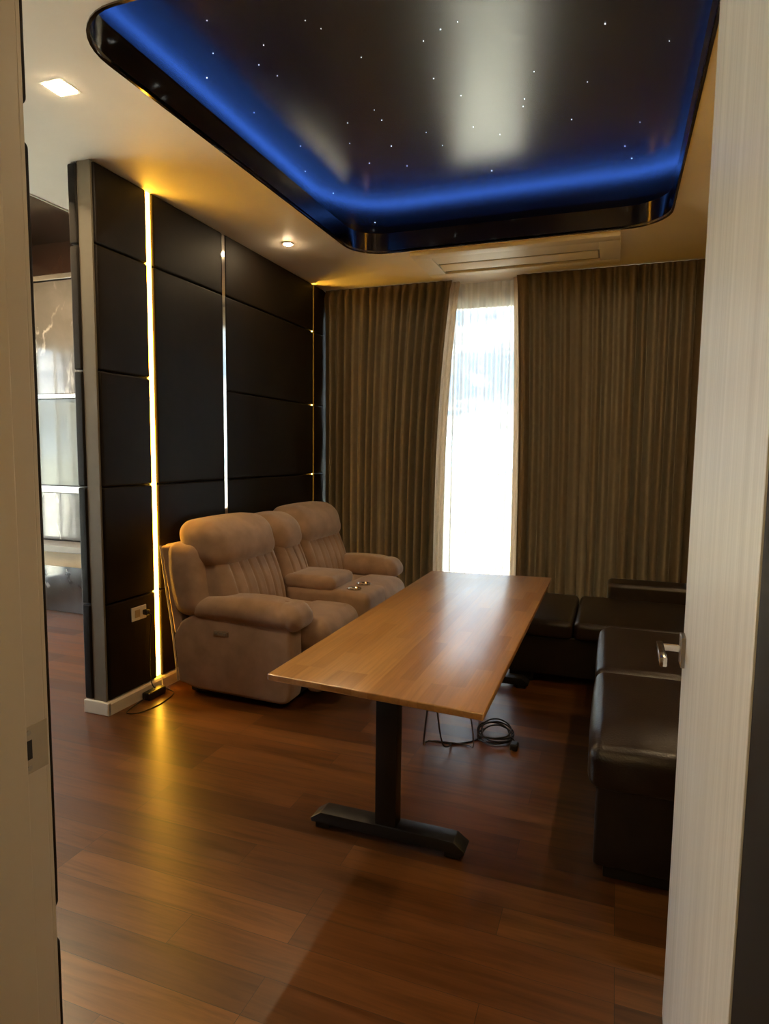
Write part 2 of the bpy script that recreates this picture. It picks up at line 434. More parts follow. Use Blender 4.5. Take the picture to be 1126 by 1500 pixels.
# pixel places of the visible stars, put on the plane of the membrane
star_px = [(303, 30), (312, 78), (303, 114), (386, 66), (379, 95), (406, 111), (470, 42), (529, 84), (447, 30), (509, 180), (512, 210), (548, 161), (541, 239), (440, 214), (447, 251), (488, 283), (549, 326), (573, 214), (559, 176), (596, 243), (645, 43), (670, 32), (635, 115), (675, 140), (693, 186), (732, 197), (782, 105), (766, 156), (768, 145), (837, 175), (886, 35), (915, 214), (925, 232), (937, 179), (624, 194), (648, 213), (216, 113), (372, 165), (620, 60), (720, 250), (860, 120), (980, 60)]
proto = None
for (px, py) in star_px:
    v = (R2 * ((px - 563) / f_px) + D2 * ((py - 750) / f_px) + Fw); t = (SZ - 0.001 - CAMH) / v.z
    p = Vector((0, 0, CAMH)) + v * t
    if proto is None:
        b = NB(); lathe(b, [(0.0006, 0.001), (0.0019, 0.0005), (0.0019, -0.0012), (0.0006, -0.0016)], 0, 0, 8)
        me = bpy.data.meshes.new('star_light'); b.to_mesh(me); b.free(); me.materials.append(M['star']); proto = me
    o = bpy.data.objects.new('star_light', proto); COL.objects.link(o); o.parent = sc; o.location = p - ORG[sc.name]
    s = random.uniform(0.6, 1.25); o.scale = (s, s, 1)
# blue led strip lying on the ledge behind the lip
bl = ring(NB(), rrect(RX0 - CO + 0.012, RX1 + CO - 0.012, RY0 - CO + 0.012, RY1 + CO - 0.012, RR + CO - 0.012), rrect(RX0 - CO + 0.002, RX1 + CO - 0.002, RY0 - CO + 0.002, RY1 + CO - 0.002, RR + CO - 0.002), H + 0.11, H + 0.125)
tag(obj('led_strip', bl, M['blue']), 'blue LED strip hidden behind the lip around the star ceiling', 'light strip')

# walls
struct('wall_left', box(NB(), -2.675, PX - 0.03, 2.66, YB, 0.0, H), M['pad'])
struct('trim_6', box(NB(), -2.676, PX - 0.014, 2.648, 2.66, 0.0, H), M['partition'], label='grey painted end of the partition')
struct('wall_right', box(NB(), XR, XR + 0.1, YF, YB, 0.0, 3.3), M['darkwall'])
bm = NB()                                       # window wall: sill, head and side pieces round a full-width opening
for (a, b, c, d) in ((XL, -2.56, 0, 3.3), (-2.56, 0.62, 0, 0.10), (-2.56, 0.62, 2.80, 3.3), (0.62, XR + 0.1, 0, 3.3)):
    box(bm, a, b, YB, YB + 0.12, c, d)
struct('wall_back', bm, M['wall'])
bm = NB()                                       # wall with the doorway we look through
for (a, b, c, d) in ((XL, -0.905, 0, 3.3), (0.19, XR + 0.9, 0, 3.3), (-0.905, 0.19, 2.86, 3.3)):
    box(bm, a, b, YF - 0.13, YF - 0.003, c, d)
struct('wall_front', bm, M['darkwall'])
# hallway behind the camera
struct('wall_hall', box(box(box(NB(), -1.5, -1.4, -1.7, YF - 0.13, 0, 2.8), XR + 0.8, XR + 0.9, -1.7, YF - 0.13, 0, 2.8), -1.5, XR + 0.9, -1.8, -1.7, 0, 2.8), M['wall'])
struct('ceiling_hall', box(NB(), -1.5, XR + 0.9, -1.8, YF - 0.13, 2.8, 2.85), M['ceiling'])
# the next room: back wall holding the marble units, far wall with its own window, dark recessed ceiling
struct('wall_side', box(NB(), XL, -2.68, 4.27, 4.37, 0.0, 3.3), M['darkgloss'])
bm = NB()
for (a, b, c, d) in ((YF - 0.13, 0.95, 0, 3.3), (4.1, YB, 0, 3.3), (0.95, 4.1, 0, 0.12), (0.95, 4.1, 2.50, 3.3)):
    box(bm, XL - 0.12, XL, a, b, c, d)
struct('wall_far', bm, M['wall'])
struct('ceiling_side', box(NB(), XL - 0.1, CX0 + 0.3, YF - 0.13, YB, 3.22, 3.26), M['darkgloss'])
struct('trim_2', box(NB(), CX0 - 0.015, CX0, YF, YB, H - 0.004, 3.22), M['skirting'])
struct('ceiling_roof', box(NB(), XL - 0.2, XR + 0.9, -1.9, YB + 0.15, 3.30, 3.36), M['ceiling'])

# windows
def window(name, axis, a0, a1, z0, z1, at, n):
    fw = 0.05
    bm = NB()
    def bar(p0, p1, q0, q1):
        if axis == 'x': box(bm, p0, p1, at - 0.03, at + 0.03, q0, q1, 0.004)
        else: box(bm, at - 0.03, at + 0.03, p0, p1, q0, q1, 0.004)
    bar(a0, a1, z0, z0 + fw); bar(a0, a1, z1 - fw, z1)
    for i in range(n + 1):
        c = a0 + (a1 - a0) * i / n; c = min(max(c, a0 + fw / 2), a1 - fw / 2)
        bar(c - fw / 2, c + fw / 2, z0 + fw, z1 - fw)
    w = struct(name, bm, M['alu'])
    for i in range(n):
        p0 = a0 + (a1 - a0) * i / n; p1 = a0 + (a1 - a0) * (i + 1) / n
        g = NB()
        if axis == 'x': box(g, p0 + 0.02, p1 - 0.02, at - 0.003, at + 0.003, z0 + fw - 0.01, z1 - fw + 0.01)
        else: box(g, at - 0.003, at + 0.003, p0 + 0.02, p1 - 0.02, z0 + fw - 0.01, z1 - fw + 0.01)
        obj('pane', g, M['glass'], w)
window('window_1', 'x', -2.56, 0.62, 0.10, 2.80, YB + 0.06, 3)
window('window_2', 'y', 0.95, 4.1, 0.12, 2.50, XL - 0.06, 2)

# skirting along the partition and round its end
bm = NB()
prism(bm, [(PX - 0.035, 0), (PX + 0.013, 0), (PX + 0.013, 0.062), (PX + 0.004, 0.074), (PX - 0.035, 0.074)], 'y', 2.640, YB - 0.07)
box(bm, -2.735, PX + 0.013, 2.632, 2.652, 0, 0.074, 0.004)
struct('baseboard_left', bm, M['skirting'])

# door frame, left jamb with rebate, stop and casing
bm = NB()
box(bm, -0.91, -0.87, YF - 0.050, YF, 0, 2.86, 0.002)          # rebate strip
box(bm, -0.91, -0.850, YF - 0.17, YF - 0.050, 0, 2.86, 0.003)  # stop side, nearer the hall
box(bm, -0.905, -0.873, YF, YF + 0.011, 0, 2.86, 0.003)        # thin casing edge in the room
fl = struct('trim_3', bm, M['frame'], label='beige left door jamb with rebate')
bm = NB(); box(bm, -0.8705, -0.8685, YF - 0.046, YF + 0.003, 0.944, 1.024, 0.0008)
st = obj('strike_plate', bm, M['plate'], fl, label='metal strike plate')
bm = NB(); box(bm, -0.8690, -0.8680, YF - 0.0465, YF - 0.027, 0.968, 1.000, 0.0004); obj('latch_hole', bm, M['blackplastic'], st)
for z in (0.954, 1.013):
    bm = NB(); tube(bm, [(-0.8687, YF - 0.033, z), (-0.8677, YF - 0.033, z)], 0.0045, 12, False); obj('screw', bm, M['satin'], st)
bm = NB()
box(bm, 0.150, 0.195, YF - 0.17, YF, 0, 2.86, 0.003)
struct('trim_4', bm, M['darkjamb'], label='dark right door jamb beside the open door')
struct('trim_5', box(NB(), -0.91, 0.195, YF - 0.17, YF, 2.86, 2.90, 0.003), M['frame'])

# the open door
bm = NB()
prism(bm, [(0.150, YF + 0.012), (0.178, 1.690), (0.216, 1.690), (0.190, YF + 0.012)], 'z', 0.008, 2.845, 0.0025, 2)
dr = struct('door_1', bm, M['leaf'])
dr['label'] = 'pale wood-grain door standing open to the right'
hz, hy = 1.005, 1.640
xf = 0.150 + (0.178 - 0.150) * (hy - YF) / (1.690 - YF)
bm = NB(); box(bm, xf - 0.010, xf + 0.004, hy - 0.027, hy + 0.027, hz - 0.040, hz + 0.034, 0.002); ros = obj('handle_rose', bm, M['satin'], dr)
bm = NB(); tube(bm, [(xf - 0.008, hy, hz), (xf - 0.052, hy, hz)], 0.0095, 16, False)
box(bm, xf - 0.063, xf - 0.047, hy - 0.125, hy + 0.012, hz - 0.011, hz + 0.011, 0.003); obj('lever_handle', bm, M['chrome'], dr, True)

# ------------------------------------------------------------------ padded wall panels
ROWS = [(0.078, 0.615), (0.621, 1.261), (1.267, 1.881), (1.887, 2.529), (2.535, 2.940)]
RN = ['lowest', 'second from the floor', 'middle', 'second from the top', 'topmost']
def pad(axis, a0, a1, z0, z1, face, depth, label, group):
    bm = NB()
    if axis == 'y':   # a0..a1 along Y, front face at x = face
        lo, hi = min(face, face - depth), max(face, face - depth)
        rbox(bm, lo, hi, a0, a1, z0, z1, 0.0115, (1, 10, 10), (0.006, 0, 0)); c = ((lo + hi) / 2, (a0 + a1) / 2, z0)
    else:
        lo, hi = min(face, face - depth), max(face, face - depth)
        rbox(bm, a0, a1, lo, hi, z0, z1, 0.0115, (10, 1, 10), (0, 0.006, 0)); c = ((a0 + a1) / 2, (lo + hi) / 2, z0)
    o = obj('wall_pad', bm, M['pad'], None, True)
    rebase(o, c); tag(o, label, 'wall panel', group); return o
G = 'black padded panels on the partition'
for r, n in zip(ROWS, RN): pad('y', 2.661, 3.045, *r, PX, 0.03, f'black padded panel, {n} at the partition end left of the glowing strip', G)
for r, n in (((0.078, 0.615), 'lowest'), ((0.621, 1.261), 'second from the floor'), ((1.267, 2.529), 'tall'), ((2.535, 2.940), 'topmost')):
    pad('y', 3.095, 3.783, *r, PX, 0.03, f'black padded panel, {n} between the glowing and the chrome strip', G)
for r, n in zip(ROWS, RN): pad('y', 3.822, 5.173, *r, PX, 0.03, f'wide black padded panel, {n} of the column behind the recliner sofa', G)
for r, n in zip(ROWS, RN): pad('y', 5.186, 5.395, *r, PX, 0.03, f'narrow black padded panel, {n} of those beside the left curtain', G)
for r, n in zip(ROWS, RN): pad('y', 2.640, 3.95, *r, -2.735, -0.058, f'black padded panel, {n} on the partition side facing the marble', 'padded panels on the far side')
for r, n in (((0.0, 0.60), 'lowest'), ((0.655, 1.955), 'tall middle'), ((2.005, 2.94), 'topmost')):
    pad('x', -2.4, -0.8945, r[0] + 0.004, r[1], YF + 0.040, 0.026, f'black padded panel edge, {n} right beside the left door jamb', 'padded panels beside the door')

# strips between the pads
t = thing('led_strip', 'glowing warm LED strip running floor to ceiling up the partition', 'light strip', (PX - 0.02, 3.07, 0.06))
obj('channel', box(NB(), PX - 0.030, PX - 0.022, 3.047, 3.093, 0.074, 2.94), M['alu'], t)
obj('light_diffuser', box(NB(), PX - 0.022, PX - 0.006, 3.056, 3.084, 0.085, 2.938, 0.003), M['warm'], t)
tag(rebase(obj('metal_strip', prism(NB(), [(PX - 0.030, 3.787), (PX - 0.0040, 3.787), (PX - 0.0024, 3.818), (PX - 0.030, 3.818)], 'z', 0.078, 2.93), M['mirrorstrip']), (PX - 0.02, 3.8, 0.078)), 'thin chrome strip between padded panels above the recliner sofa', 'trim strip')
t = thing('led_strip', 'warm LED strip sunk in the gap beside the left curtain', 'light strip', (PX - 0.02, 5.182, 0.078))
obj('channel', box(NB(), PX - 0.030, PX - 0.024, 5.174, 5.185, 0.078, 2.94), M['chrome'], t)
obj('light_diffuser', box(NB(), PX - 0.024, PX - 0.016, 5.175, 5.184, 0.085, 2.938, 0.002), M['warm2'], t)
t = thing('led_strip', 'warm LED strip up the right wall behind the open door', 'light strip', (XR - 0.02, 3.0, 0.06))
obj('channel', box(NB(), XR - 0.012, XR, 2.977, 3.023, 0.074, 2.94), M['alu'], t)
obj('light_diffuser', box(NB(), XR - 0.022, XR - 0.012, 2.990, 3.010, 0.085, 2.938, 0.003), M['warm'], t)

# ------------------------------------------------------------------ ceiling lights and air conditioner
def square_light(x, y, label):
    t = thing('ceiling_downlight', label, 'ceiling light', (x, y, H), 'downlights')
    bm = NB(); s = 0.057
    for (a, b, c, d) in ((-s, s, -s, -s + 0.012), (-s, s, s - 0.012, s), (-s, -s + 0.012, -s + 0.012, s - 0.012), (s - 0.012, s, -s + 0.012, s - 0.012)):
        box(bm, x + a, x + b, y + c, y + d, H - 0.0015, H + 0.002, 0.0005)
    obj('rim', bm, M['acwhite'], t)
    obj('light_diffuser', rbox(NB(), x - s + 0.012, x + s - 0.012, y - s + 0.012, y + s - 0.012, H - 0.0035, H + 0.002, 0.0025, (4, 4, 1)), M['downlight'], t, True)
def round_light(x, y, label):
    t = thing('ceiling_downlight', label, 'ceiling light', (x, y, H), 'downlights')
    bm = NB(); lathe(bm, [(0.026, H + 0.001), (0.026, H - 0.006), (0.040, H - 0.006), (0.043, H - 0.001), (0.043, H + 0.002)], x, y, 32)
    obj('rim', bm, M['acwhite'], t, True)
    bm = NB(); lathe(bm, [(0.024, H + 0.001), (0.025, H - 0.008), (0.016, H - 0.013), (0.004, H - 0.015)], x, y, 24)
    obj('light_diffuser', bm, M['spot'], t, True)
square_light(-2.205, 2.113, 'bright square ceiling downlight near the end of the partition')
round_light(-2.262, 4.139, 'small round ceiling spot above the recliner sofa')
round_light(0.62, 4.139, 'small round ceiling spot in the far right corner behind the door')
square_light(0.62, 2.113, 'square ceiling downlight at the right behind the door')
t = thing('ceiling_downlight', 'unseen round fill lamp added on the hallway ceiling behind the camera', 'ceiling light', (-0.4, -0.6, 2.8))  # unseen lamp, added to light the door frame from the hall
bm = NB(); lathe(bm, [(0.14, 2.80), (0.14, 2.77), (0.12, 2.755), (0.02, 2.75)], -0.4, -0.6, 32); obj('light_diffuser', bm, M['hallfill'], t, True)
bm = NB(); lathe(bm, [(0.155, 2.802), (0.155, 2.785), (0.142, 2.780), (0.142, 2.802)], -0.4, -0.6, 32); obj('rim', bm, M['acwhite'], t, True)
for xx, yy, lb in ((-4.0, 2.0, 'unseen square fill lamp added in the recessed ceiling of the next room, nearer'), (-4.2, 3.4, 'unseen square fill lamp added in the recessed ceiling of the next room, farther')):  # two unseen lamps, added to brighten the next room
    t = thing('ceiling_downlight', lb, 'ceiling light', (xx, yy, 3.22), 'added fill lamps of the next room')
    obj('rim', box(NB(), xx - 0.072, xx + 0.072, yy - 0.072, yy + 0.072, 3.214, 3.222, 0.002), M['acwhite'], t)
    obj('light_diffuser', box(NB(), xx - 0.055, xx + 0.055, yy - 0.055, yy + 0.055, 3.208, 3.2145, 0.002), M['nextfill'], t)

ax0, ax1, ay0, ay1 = -1.50, -0.03, 4.60, 5.235
t = thing('air_conditioner', 'white slim ceiling air conditioner in front of the curtains', 'air conditioner', ((ax0 + ax1) / 2, (ay0 + ay1) / 2, H))
bm = NB()
for (a, b, c, d) in ((ax0, ax1, ay0, ay0 + 0.10), (ax0, ax1, ay1 - 0.10, ay1), (ax0, ax0 + 0.14, ay0 + 0.10, ay1 - 0.10), (ax1 - 0.14, ax1, ay0 + 0.10, ay1 - 0.10)):
    box(bm, a, b, c, d, H - 0.028, H + 0.004, 0.006)
obj('casing', bm, M['acwhite'], t, True)
obj('intake_grille', box(NB(), ax0 + 0.13, ax1 - 0.13, ay0 + 0.09, ay0 + 0.29, H - 0.020, H - 0.004, 0.004), M['acwhite'], t, True)
bm = NB()
prism(bm, [(ay0 + 0.305, H - 0.022), (ay0 + 0.43, H - 0.036), (ay0 + 0.435, H - 0.030), (ay0 + 0.31, H - 0.014)], 'x', ax0 + 0.15, ax1 - 0.15, 0.002)
obj('louvre', bm, M['acwhite'], t, True)
obj('air_outlet', box(NB(), ax0 + 0.135, ax1 - 0.135, ay0 + 0.285, ay1 - 0.095, H - 0.010, H - 0.003), M['acdark'], t)

# ------------------------------------------------------------------ curtains
def drape(name, x_top, x_bot, z0, z1, y, amp, wave, mat, parent=None, seed=1, header=0.19, waist=None, nz=36, dens=14, yb=0.0, hpinch=0.55):
    """pleated hanging: x_top/x_bot are (left, right) ends at top and bottom"""
    rnd = random.Random(seed)
    width = x_top[1] - x_top[0]; nf = max(2, round(width / wave)); nx = nf * dens
    ph = [rnd.uniform(-0.55, 0.55) for _ in range(nf + 2)]; am = [rnd.uniform(0.40, 1.35) for _ in range(nf + 2)]
    drift = [rnd.uniform(-0.5, 0.5) for _ in range(nf + 2)]
    bm = NB(); rows = []
    for k in range(nz + 1):
        w = k / nz; z = z1 - (z1 - z0) * w
        d = z1 - z
        row = []
        for i in range(nx + 1):
            u = i / nx; fpos = u * nf; a = int(min(fpos, nf - 1e-6)); fr = fpos - a
            p_ = ph[a] * (1 - fr) + ph[a + 1] * fr; q_ = am[a] * (1 - fr) + am[a + 1] * fr; g_ = drift[a] * (1 - fr) + drift[a + 1] * fr
            e0 = 1 - (1 - w) ** 3
            xl = x_top[0] + (x_bot[0] - x_top[0]) * e0; xr = x_top[1] + (x_bot[1] - x_top[1]) * e0
            if waist: xr += waist * math.sin(PI * min(1, w * 1.1))
            th = 2 * PI * fpos + p_ * 1.3 + g_ * 1.6 * w
            s = math.sin(th)
            if header and d < header:
                tt = d / header
                pk = 1 / (1 + math.exp(7 * (math.sin(th) + 0.15 + 0.25 * p_)))      # gathered pinch standing out into the room
                hz_ = (1 - abs(2 * tt - 1.1)) if tt > 0.05 else 0.0
                yy = amp * (q_ * (s + 0.28 * math.sin(2 * th + 1.1 + p_)) * (0.15 + 0.85 * tt ** 1.5) - 1.9 * (pk - 0.35) * max(0, hz_) * (0.6 + 0.5 * q_))
            else:
                fl = 1 + 0.25 * w
                yy = amp * q_ * (s + 0.28 * math.sin(2 * th + 1.1 + p_)) * fl
            xx = xl + (xr - xl) * u + 0.35 * amp * math.cos(th) * (0.5 + 0.5 * w) * (1 if 0.02 < u < 0.98 else 0)
            row.append(bm.verts.new((xx, y + yy + yb * w, z)))
        rows.append(row)
    for r0, r1 in zip(rows, rows[1:]):
        for i in range(nx): bm.faces.new((r0[i], r0[i + 1], r1[i + 1], r1[i]))
    o = obj(name, bm, mat, parent, True, 180)
    return o
YC = 5.415
t = thing('curtain', 'taupe pleated curtain left of the bright window gap', 'curtain', (-2.0, YC, 0.01), 'heavy taupe curtains')
drape('drape_cloth', (-2.566, -1.375), (-2.556, -1.505), 0.012, H - 0.004, YC, 0.036, 0.080, M['curtain'], t, 3)
drape('lining_edge', (-1.405, -1.325), (-1.53, -1.435), 0.012, H - 0.004, YC + 0.065, 0.010, 0.045, M['lining'], t, 11, header=0)['label'] = 'pale turned edge'
t = thing('curtain', 'taupe pleated curtain right of the bright window gap, reaching the door', 'curtain', (-0.13, YC, 0.01), 'heavy taupe curtains')
drape('drape_cloth', (-0.83, 0.580), (-0.770, 0.578), 0.012, H - 0.004, YC, 0.036, 0.085, M['curtain'], t, 5)
drape('lining_edge', (-0.865, -0.79), (-0.825, -0.735), 0.012, H - 0.004, YC + 0.065, 0.010, 0.045, M['lining'], t, 12, header=0)['label'] = 'pale turned edge'
o = drape('sheer_curtain', (-2.48, 0.56), (-2.48, 0.56), 0.012, H - 0.004, YC + 0.138, 0.023, 0.070, M['sheer'], None, 8, header=0.12, dens=10, nz=20)
rebase(o, (-1.1, YC + 0.135, 0.012)); tag(o, 'white sheer curtain lit by the sky in the gap between the taupe curtains', 'sheer curtain')
# next room's sheer curtain (seen mirrored in the marble)
bm = NB(); rows = []
for k in range(9):
    z = 2.62 - 2.60 * k / 8; row = []
    for i in range(261):
        y = 0.90 + 3.25 * i / 260
        row.append(bm.verts.new((XL + 0.09 + 0.025 * math.sin(i * 0.42) + 0.012 * math.sin(i * 0.17 + 1), y, z)))
    rows.append(row)
for r0, r1 in zip(rows, rows[1:]):
    for i in range(260): bm.faces.new((r0[i], r0[i + 1], r1[i + 1], r1[i]))
o = obj('sheer_curtain', bm, M['voile'], None, True, 180); rebase(o, (XL + 0.09, 2.45, 0.02)); tag(o, 'white sheer curtain over the far window of the next room', 'sheer curtain')
struct('wall_return', box(NB(), 0.585, XR, YC - 0.04, YB, 0, H), M['darkwall'])

# ------------------------------------------------------------------ marble units of the next room
mx0, mx1, my = -5.28, -2.76, 4.25
t = thing('marble_wall_unit', 'glossy grey marble wall unit with silver rails beyond the partition', 'wall unit', ((mx0 + mx1) / 2, my, 0))
for k, (z0, z1, mt, nm) in enumerate(((0.0, 0.44, 'marbledark', 'base_panel'), (0.66, 1.078, 'marble', 'splash_panel'), (1.145, 1.90, 'greygloss', 'middle_panel'), (1.945, 2.90, 'marble', 'upper_panel'))):
    bm = NB(); w = 1.5
    x = mx1
    while x > mx0 + 0.1:
        box(bm, max(x - w + 0.003, mx0), x, my - 0.001, my + 0.02, z0 + 0.002, z1 - 0.002, 0.002); x -= w
    obj(nm, bm, M[mt], t)
for z0, z1, nm in ((1.082, 1.140, 'silver_rail'), (1.903, 1.942, 'silver_rail'), (2.905, 2.950, 'silver_rail')):
    obj(nm, box(NB(), mx0, mx1, my - 0.025, my + 0.02, z0, z1, 0.005), M['silver'], t)
obj('counter_top', box(NB(), mx0, mx1, my - 0.22, my + 0.02, 0.590, 0.645, 0.004), M['counterg'], t)
obj('counter_apron', box(NB(), mx0, mx1, my - 0.16, my + 0.02, 0.455, 0.588, 0.004), M['counter'], t)

# ------------------------------------------------------------------ socket, plug, adapter, cord
t = thing('wall_socket', 'white double wall socket low on the padded partition', 'socket', (PX, 2.895, 0.52))
obj('face_plate', box(NB(), PX, PX + 0.009, 2.835, 2.955, 0.480, 0.560, 0.003), M['outlet'], t)
obj('socket_insert', box(NB(), PX + 0.008, PX + 0.011, 2.860, 2.900, 0.498, 0.542, 0.001), M['counter'], t)
sk = thing('plug_cord', 'black plug in the wall socket with its cord down to the adapter', 'power cord', (PX + 0.01, 2.93, 0.1))
obj('plug', rbox(NB(), PX + 0.009, PX + 0.045, 2.917, 2.945, 0.503, 0.535, 0.008, (2, 2, 2)), M['blackplastic'], sk, True)
bm = NB(); tube(bm, [(PX + 0.044, 2.931, 0.519), (PX + 0.060, 2.938, 0.49), (PX + 0.030, 2.952, 0.35), (PX + 0.022, 2.958, 0.15), (PX + 0.030, 2.962, 0.075), (PX + 0.05, 2.965, 0.050)], 0.003, 8)
obj('cord', bm, M['blackplastic'], sk, True)
o = obj('power_adapter', rbox(NB(), PX + 0.018, PX + 0.075, 2.885, 3.035, 0.0, 0.045, 0.010, (3, 6, 2)), M['blackplastic'], None, True)
rebase(o, (PX + 0.045, 2.96, 0)); tag(o, 'black power adapter on the floor under the glowing strip', 'power adapter')
bm = NB(); tube(bm, [(PX + 0.05, 3.038, 0.02), (PX + 0.06, 3.075, 0.004), (PX + 0.13, 3.03, 0.003), (PX + 0.16, 2.88, 0.003), (PX + 0.14, 2.74, 0.003), (PX + 0.08, 2.70, 0.003), (PX + 0.05, 2.76, 0.003), (PX + 0.045, 2.880, 0.015)], 0.003, 8)
tag(rebase(obj('cord_loop', bm, M['blackplastic'], None, True), (PX + 0.1, 2.85, 0)), 'thin black cord looping on the floor beside the partition skirting', 'power cord')
bm = NB(); tube(bm, [(PX - 0.012, 3.07, 0.088), (PX + 0.016, 3.068, 0.082), (PX + 0.024, 3.060, 0.05), (PX + 0.05, 3.033, 0.03)], 0.003, 8)
tag(rebase(obj('lead_wire', bm, M['outlet'], None, True), (PX, 3.06, 0.05)), 'short pale lead from the glowing strip to the adapter', 'power cord')

# ------------------------------------------------------------------ recliner sofa
S = thing('recliner_sofa', 'brown grey two seat recliner sofa with a cup holder console against the partition', 'sofa', (-2.03, 3.97, 0))
y0, y1 = 3.05, 4.91
def lean(k, zref):      # backs lean towards the wall as they rise
    return lambda x, y, z: (x - k * (z - zref), y, z)
# side panels with the rear edge sloping back
prof = [(-2.425, 0.075), (-2.30, 0.045), (-1.72, 0.030), (-1.675, 0.050), (-1.660, 0.12), (-1.668, 0.50), (-1.70, 0.53), (-2.25, 0.53), (-2.40, 0.45), (-2.455, 0.36)]
for a, b in ((y0, y0 + 0.155), (y1 - 0.155, y1)):
    obj('side_panel', prism(NB(), prof, 'y', a, b, 0.025, 4), M['sofa'], S, True, 60)
# armrests: padded rolls with a tucked front
for s, (a, b) in ((1, (y0 - 0.025, y0 + 0.225)), (-1, (y1 - 0.225, y1 + 0.025))):
    def armfn(x, y, z, a=a, b=b):
        u = (x + 2.33) / 0.74            # 0 back .. 1 front
        c = (a + b) / 2; uc = min(1, max(0, u))
        fat = 0.90 + 0.14 * math.sin(PI * uc ** 1.6)
        zz = 0.535 + (z - 0.535) * fat + 0.016 * math.sin(PI * uc)
        if u > 0.86: zz -= 0.02 * ((u - 0.86) / 0.14) ** 2
        yy = c + (y - c) * (0.92 + 0.10 * uc)
        g = 0.009 * math.exp(-((u - 0.84 - 0.035 * math.sin((z - 0.45) * 34)) / 0.020) ** 2) + 0.006 * math.exp(-((u - 0.93 + 0.03 * math.sin(z * 50)) / 0.015) ** 2)
        yy -= math.copysign(g, yy - c)
        zz -= 0.4 * g * (1 if z > 0.55 else -1)
        return (x, yy, zz)
    ar = obj('armrest', rbox(NB(), -2.33, -1.605, a, b, 0.448, 0.598, 0.072, (60, 10, 6), (0, 0, 0.010), armfn), M['sofa'], S, True, 180)
# rear shells and rounded wings beside the backs
for (a, b, sg) in ((y0, y0 + 0.10, -1), (y1 - 0.10, y1, 1)):
    def wing(x, y, z): return (x - 0.165 * (z - 0.35), y, z)
    obj('rear_shell', rbox(NB(), -2.455, -2.385, a + 0.012, b - 0.012, 0.36, 0.895, 0.016, (3, 2, 12), (0, 0, 0), wing), M['sofa'], S, True, 180)
    def wing2(x, y, z): return (x - 0.20 * (z - 0.35) - 0.03 * math.sin(PI * (z - 0.36) / 0.54), y, z)
    obj('back_wing', rbox(NB(), -2.395, -2.165, a - 0.006, b + 0.03, 0.475, 0.920, 0.066, (8, 3, 14), (0.01, 0.016, 0), wing2), M['sofa'], S, True, 180)
bm = NB(); tube(bm, [(-2.428, y0 + 0.004, 0.08), (-2.462, y0 + 0.006, 0.365), (-2.508, y0 + 0.008, 0.66), (-2.545, y0 + 0.012, 0.895)], 0.006, 8); obj('piping', bm, M['piping'], S, True, label='pale rear seam')
rear = [(-2.545, 0.90), (-2.43, 0.10), (-2.39, 0.10), (-2.43, 0.90)]
obj('rear_panel', prism(NB(), rear, 'y', y0 + 0.05, y1 - 0.05, 0.012, 2), M['sofa'], S, True, 60)
secs = [(3.10, 3.775, 1.0), (3.785, 4.155, 0.97), (4.165, 4.86, 1.0)]
for i, (a, b, hs) in enumerate(secs):
    wch = (b - a) / (7 if i != 1 else 4)
    def backfn(x, y, z, a=a, wch=wch):
        k = ((y - a) / wch) % 1.0
        g = 0.013 * math.exp(-(min(k, 1 - k) / 0.09) ** 2)
        if x > -2.25: x -= g
        u = (z - 0.40) / 0.46
        return (x - 0.30 * (z - 0.40) + 0.02 * math.sin(PI * max(0, min(1, u))), y, z)
    bk = obj('backrest', rbox(NB(), -2.36, -2.045, a + 0.01, b - 0.01, 0.36, 0.86, 0.06, (4, 64, 12), (0.03, 0, 0), backfn), M['sofa'], S, True, 180)
    hz0, hz1 = 0.765, (1.045 if i != 1 else 1.020)
    def headfn(x, y, z):
        return (x - 0.27 * (z - 0.80) , y, z)
    obj('headrest', rbox(NB(), -2.42, -2.125, a - (0.02 if i == 0 else 0), b + (0.01 if i == 2 else 0), hz0, hz1, 0.10, (8, 14, 6), (0.035, 0.008, 0.012), headfn), M['sofa'], S, True, 180)
for (a, b) in ((3.215, 3.778), (4.165, 4.745)):
    sb = obj('seat_cushion', rbox(NB(), -2.15, -1.82, a, b, 0.30, 0.465, 0.055, (8, 10, 4), (0, 0, 0.02)), M['sofa'], S, True, 180)
    def knee(x, y, z):
        return (x + 0.0 * z, y, z - 0.03 * max(0, (-1.82 - x)) / 0.1)
    obj('knee_cushion', rbox(NB(), -1.92, -1.53, a, b, 0.285, 0.480, 0.085, (10, 10, 5), (0.02, 0, 0.022), knee), M['sofa'], S, True, 180)
    obj('footrest', rbox(NB(), -1.66, -1.555, a + 0.01, b - 0.01, 0.055, 0.30, 0.035, (3, 10, 6), (0.015, 0, 0)), M['sofa'], S, True, 180)
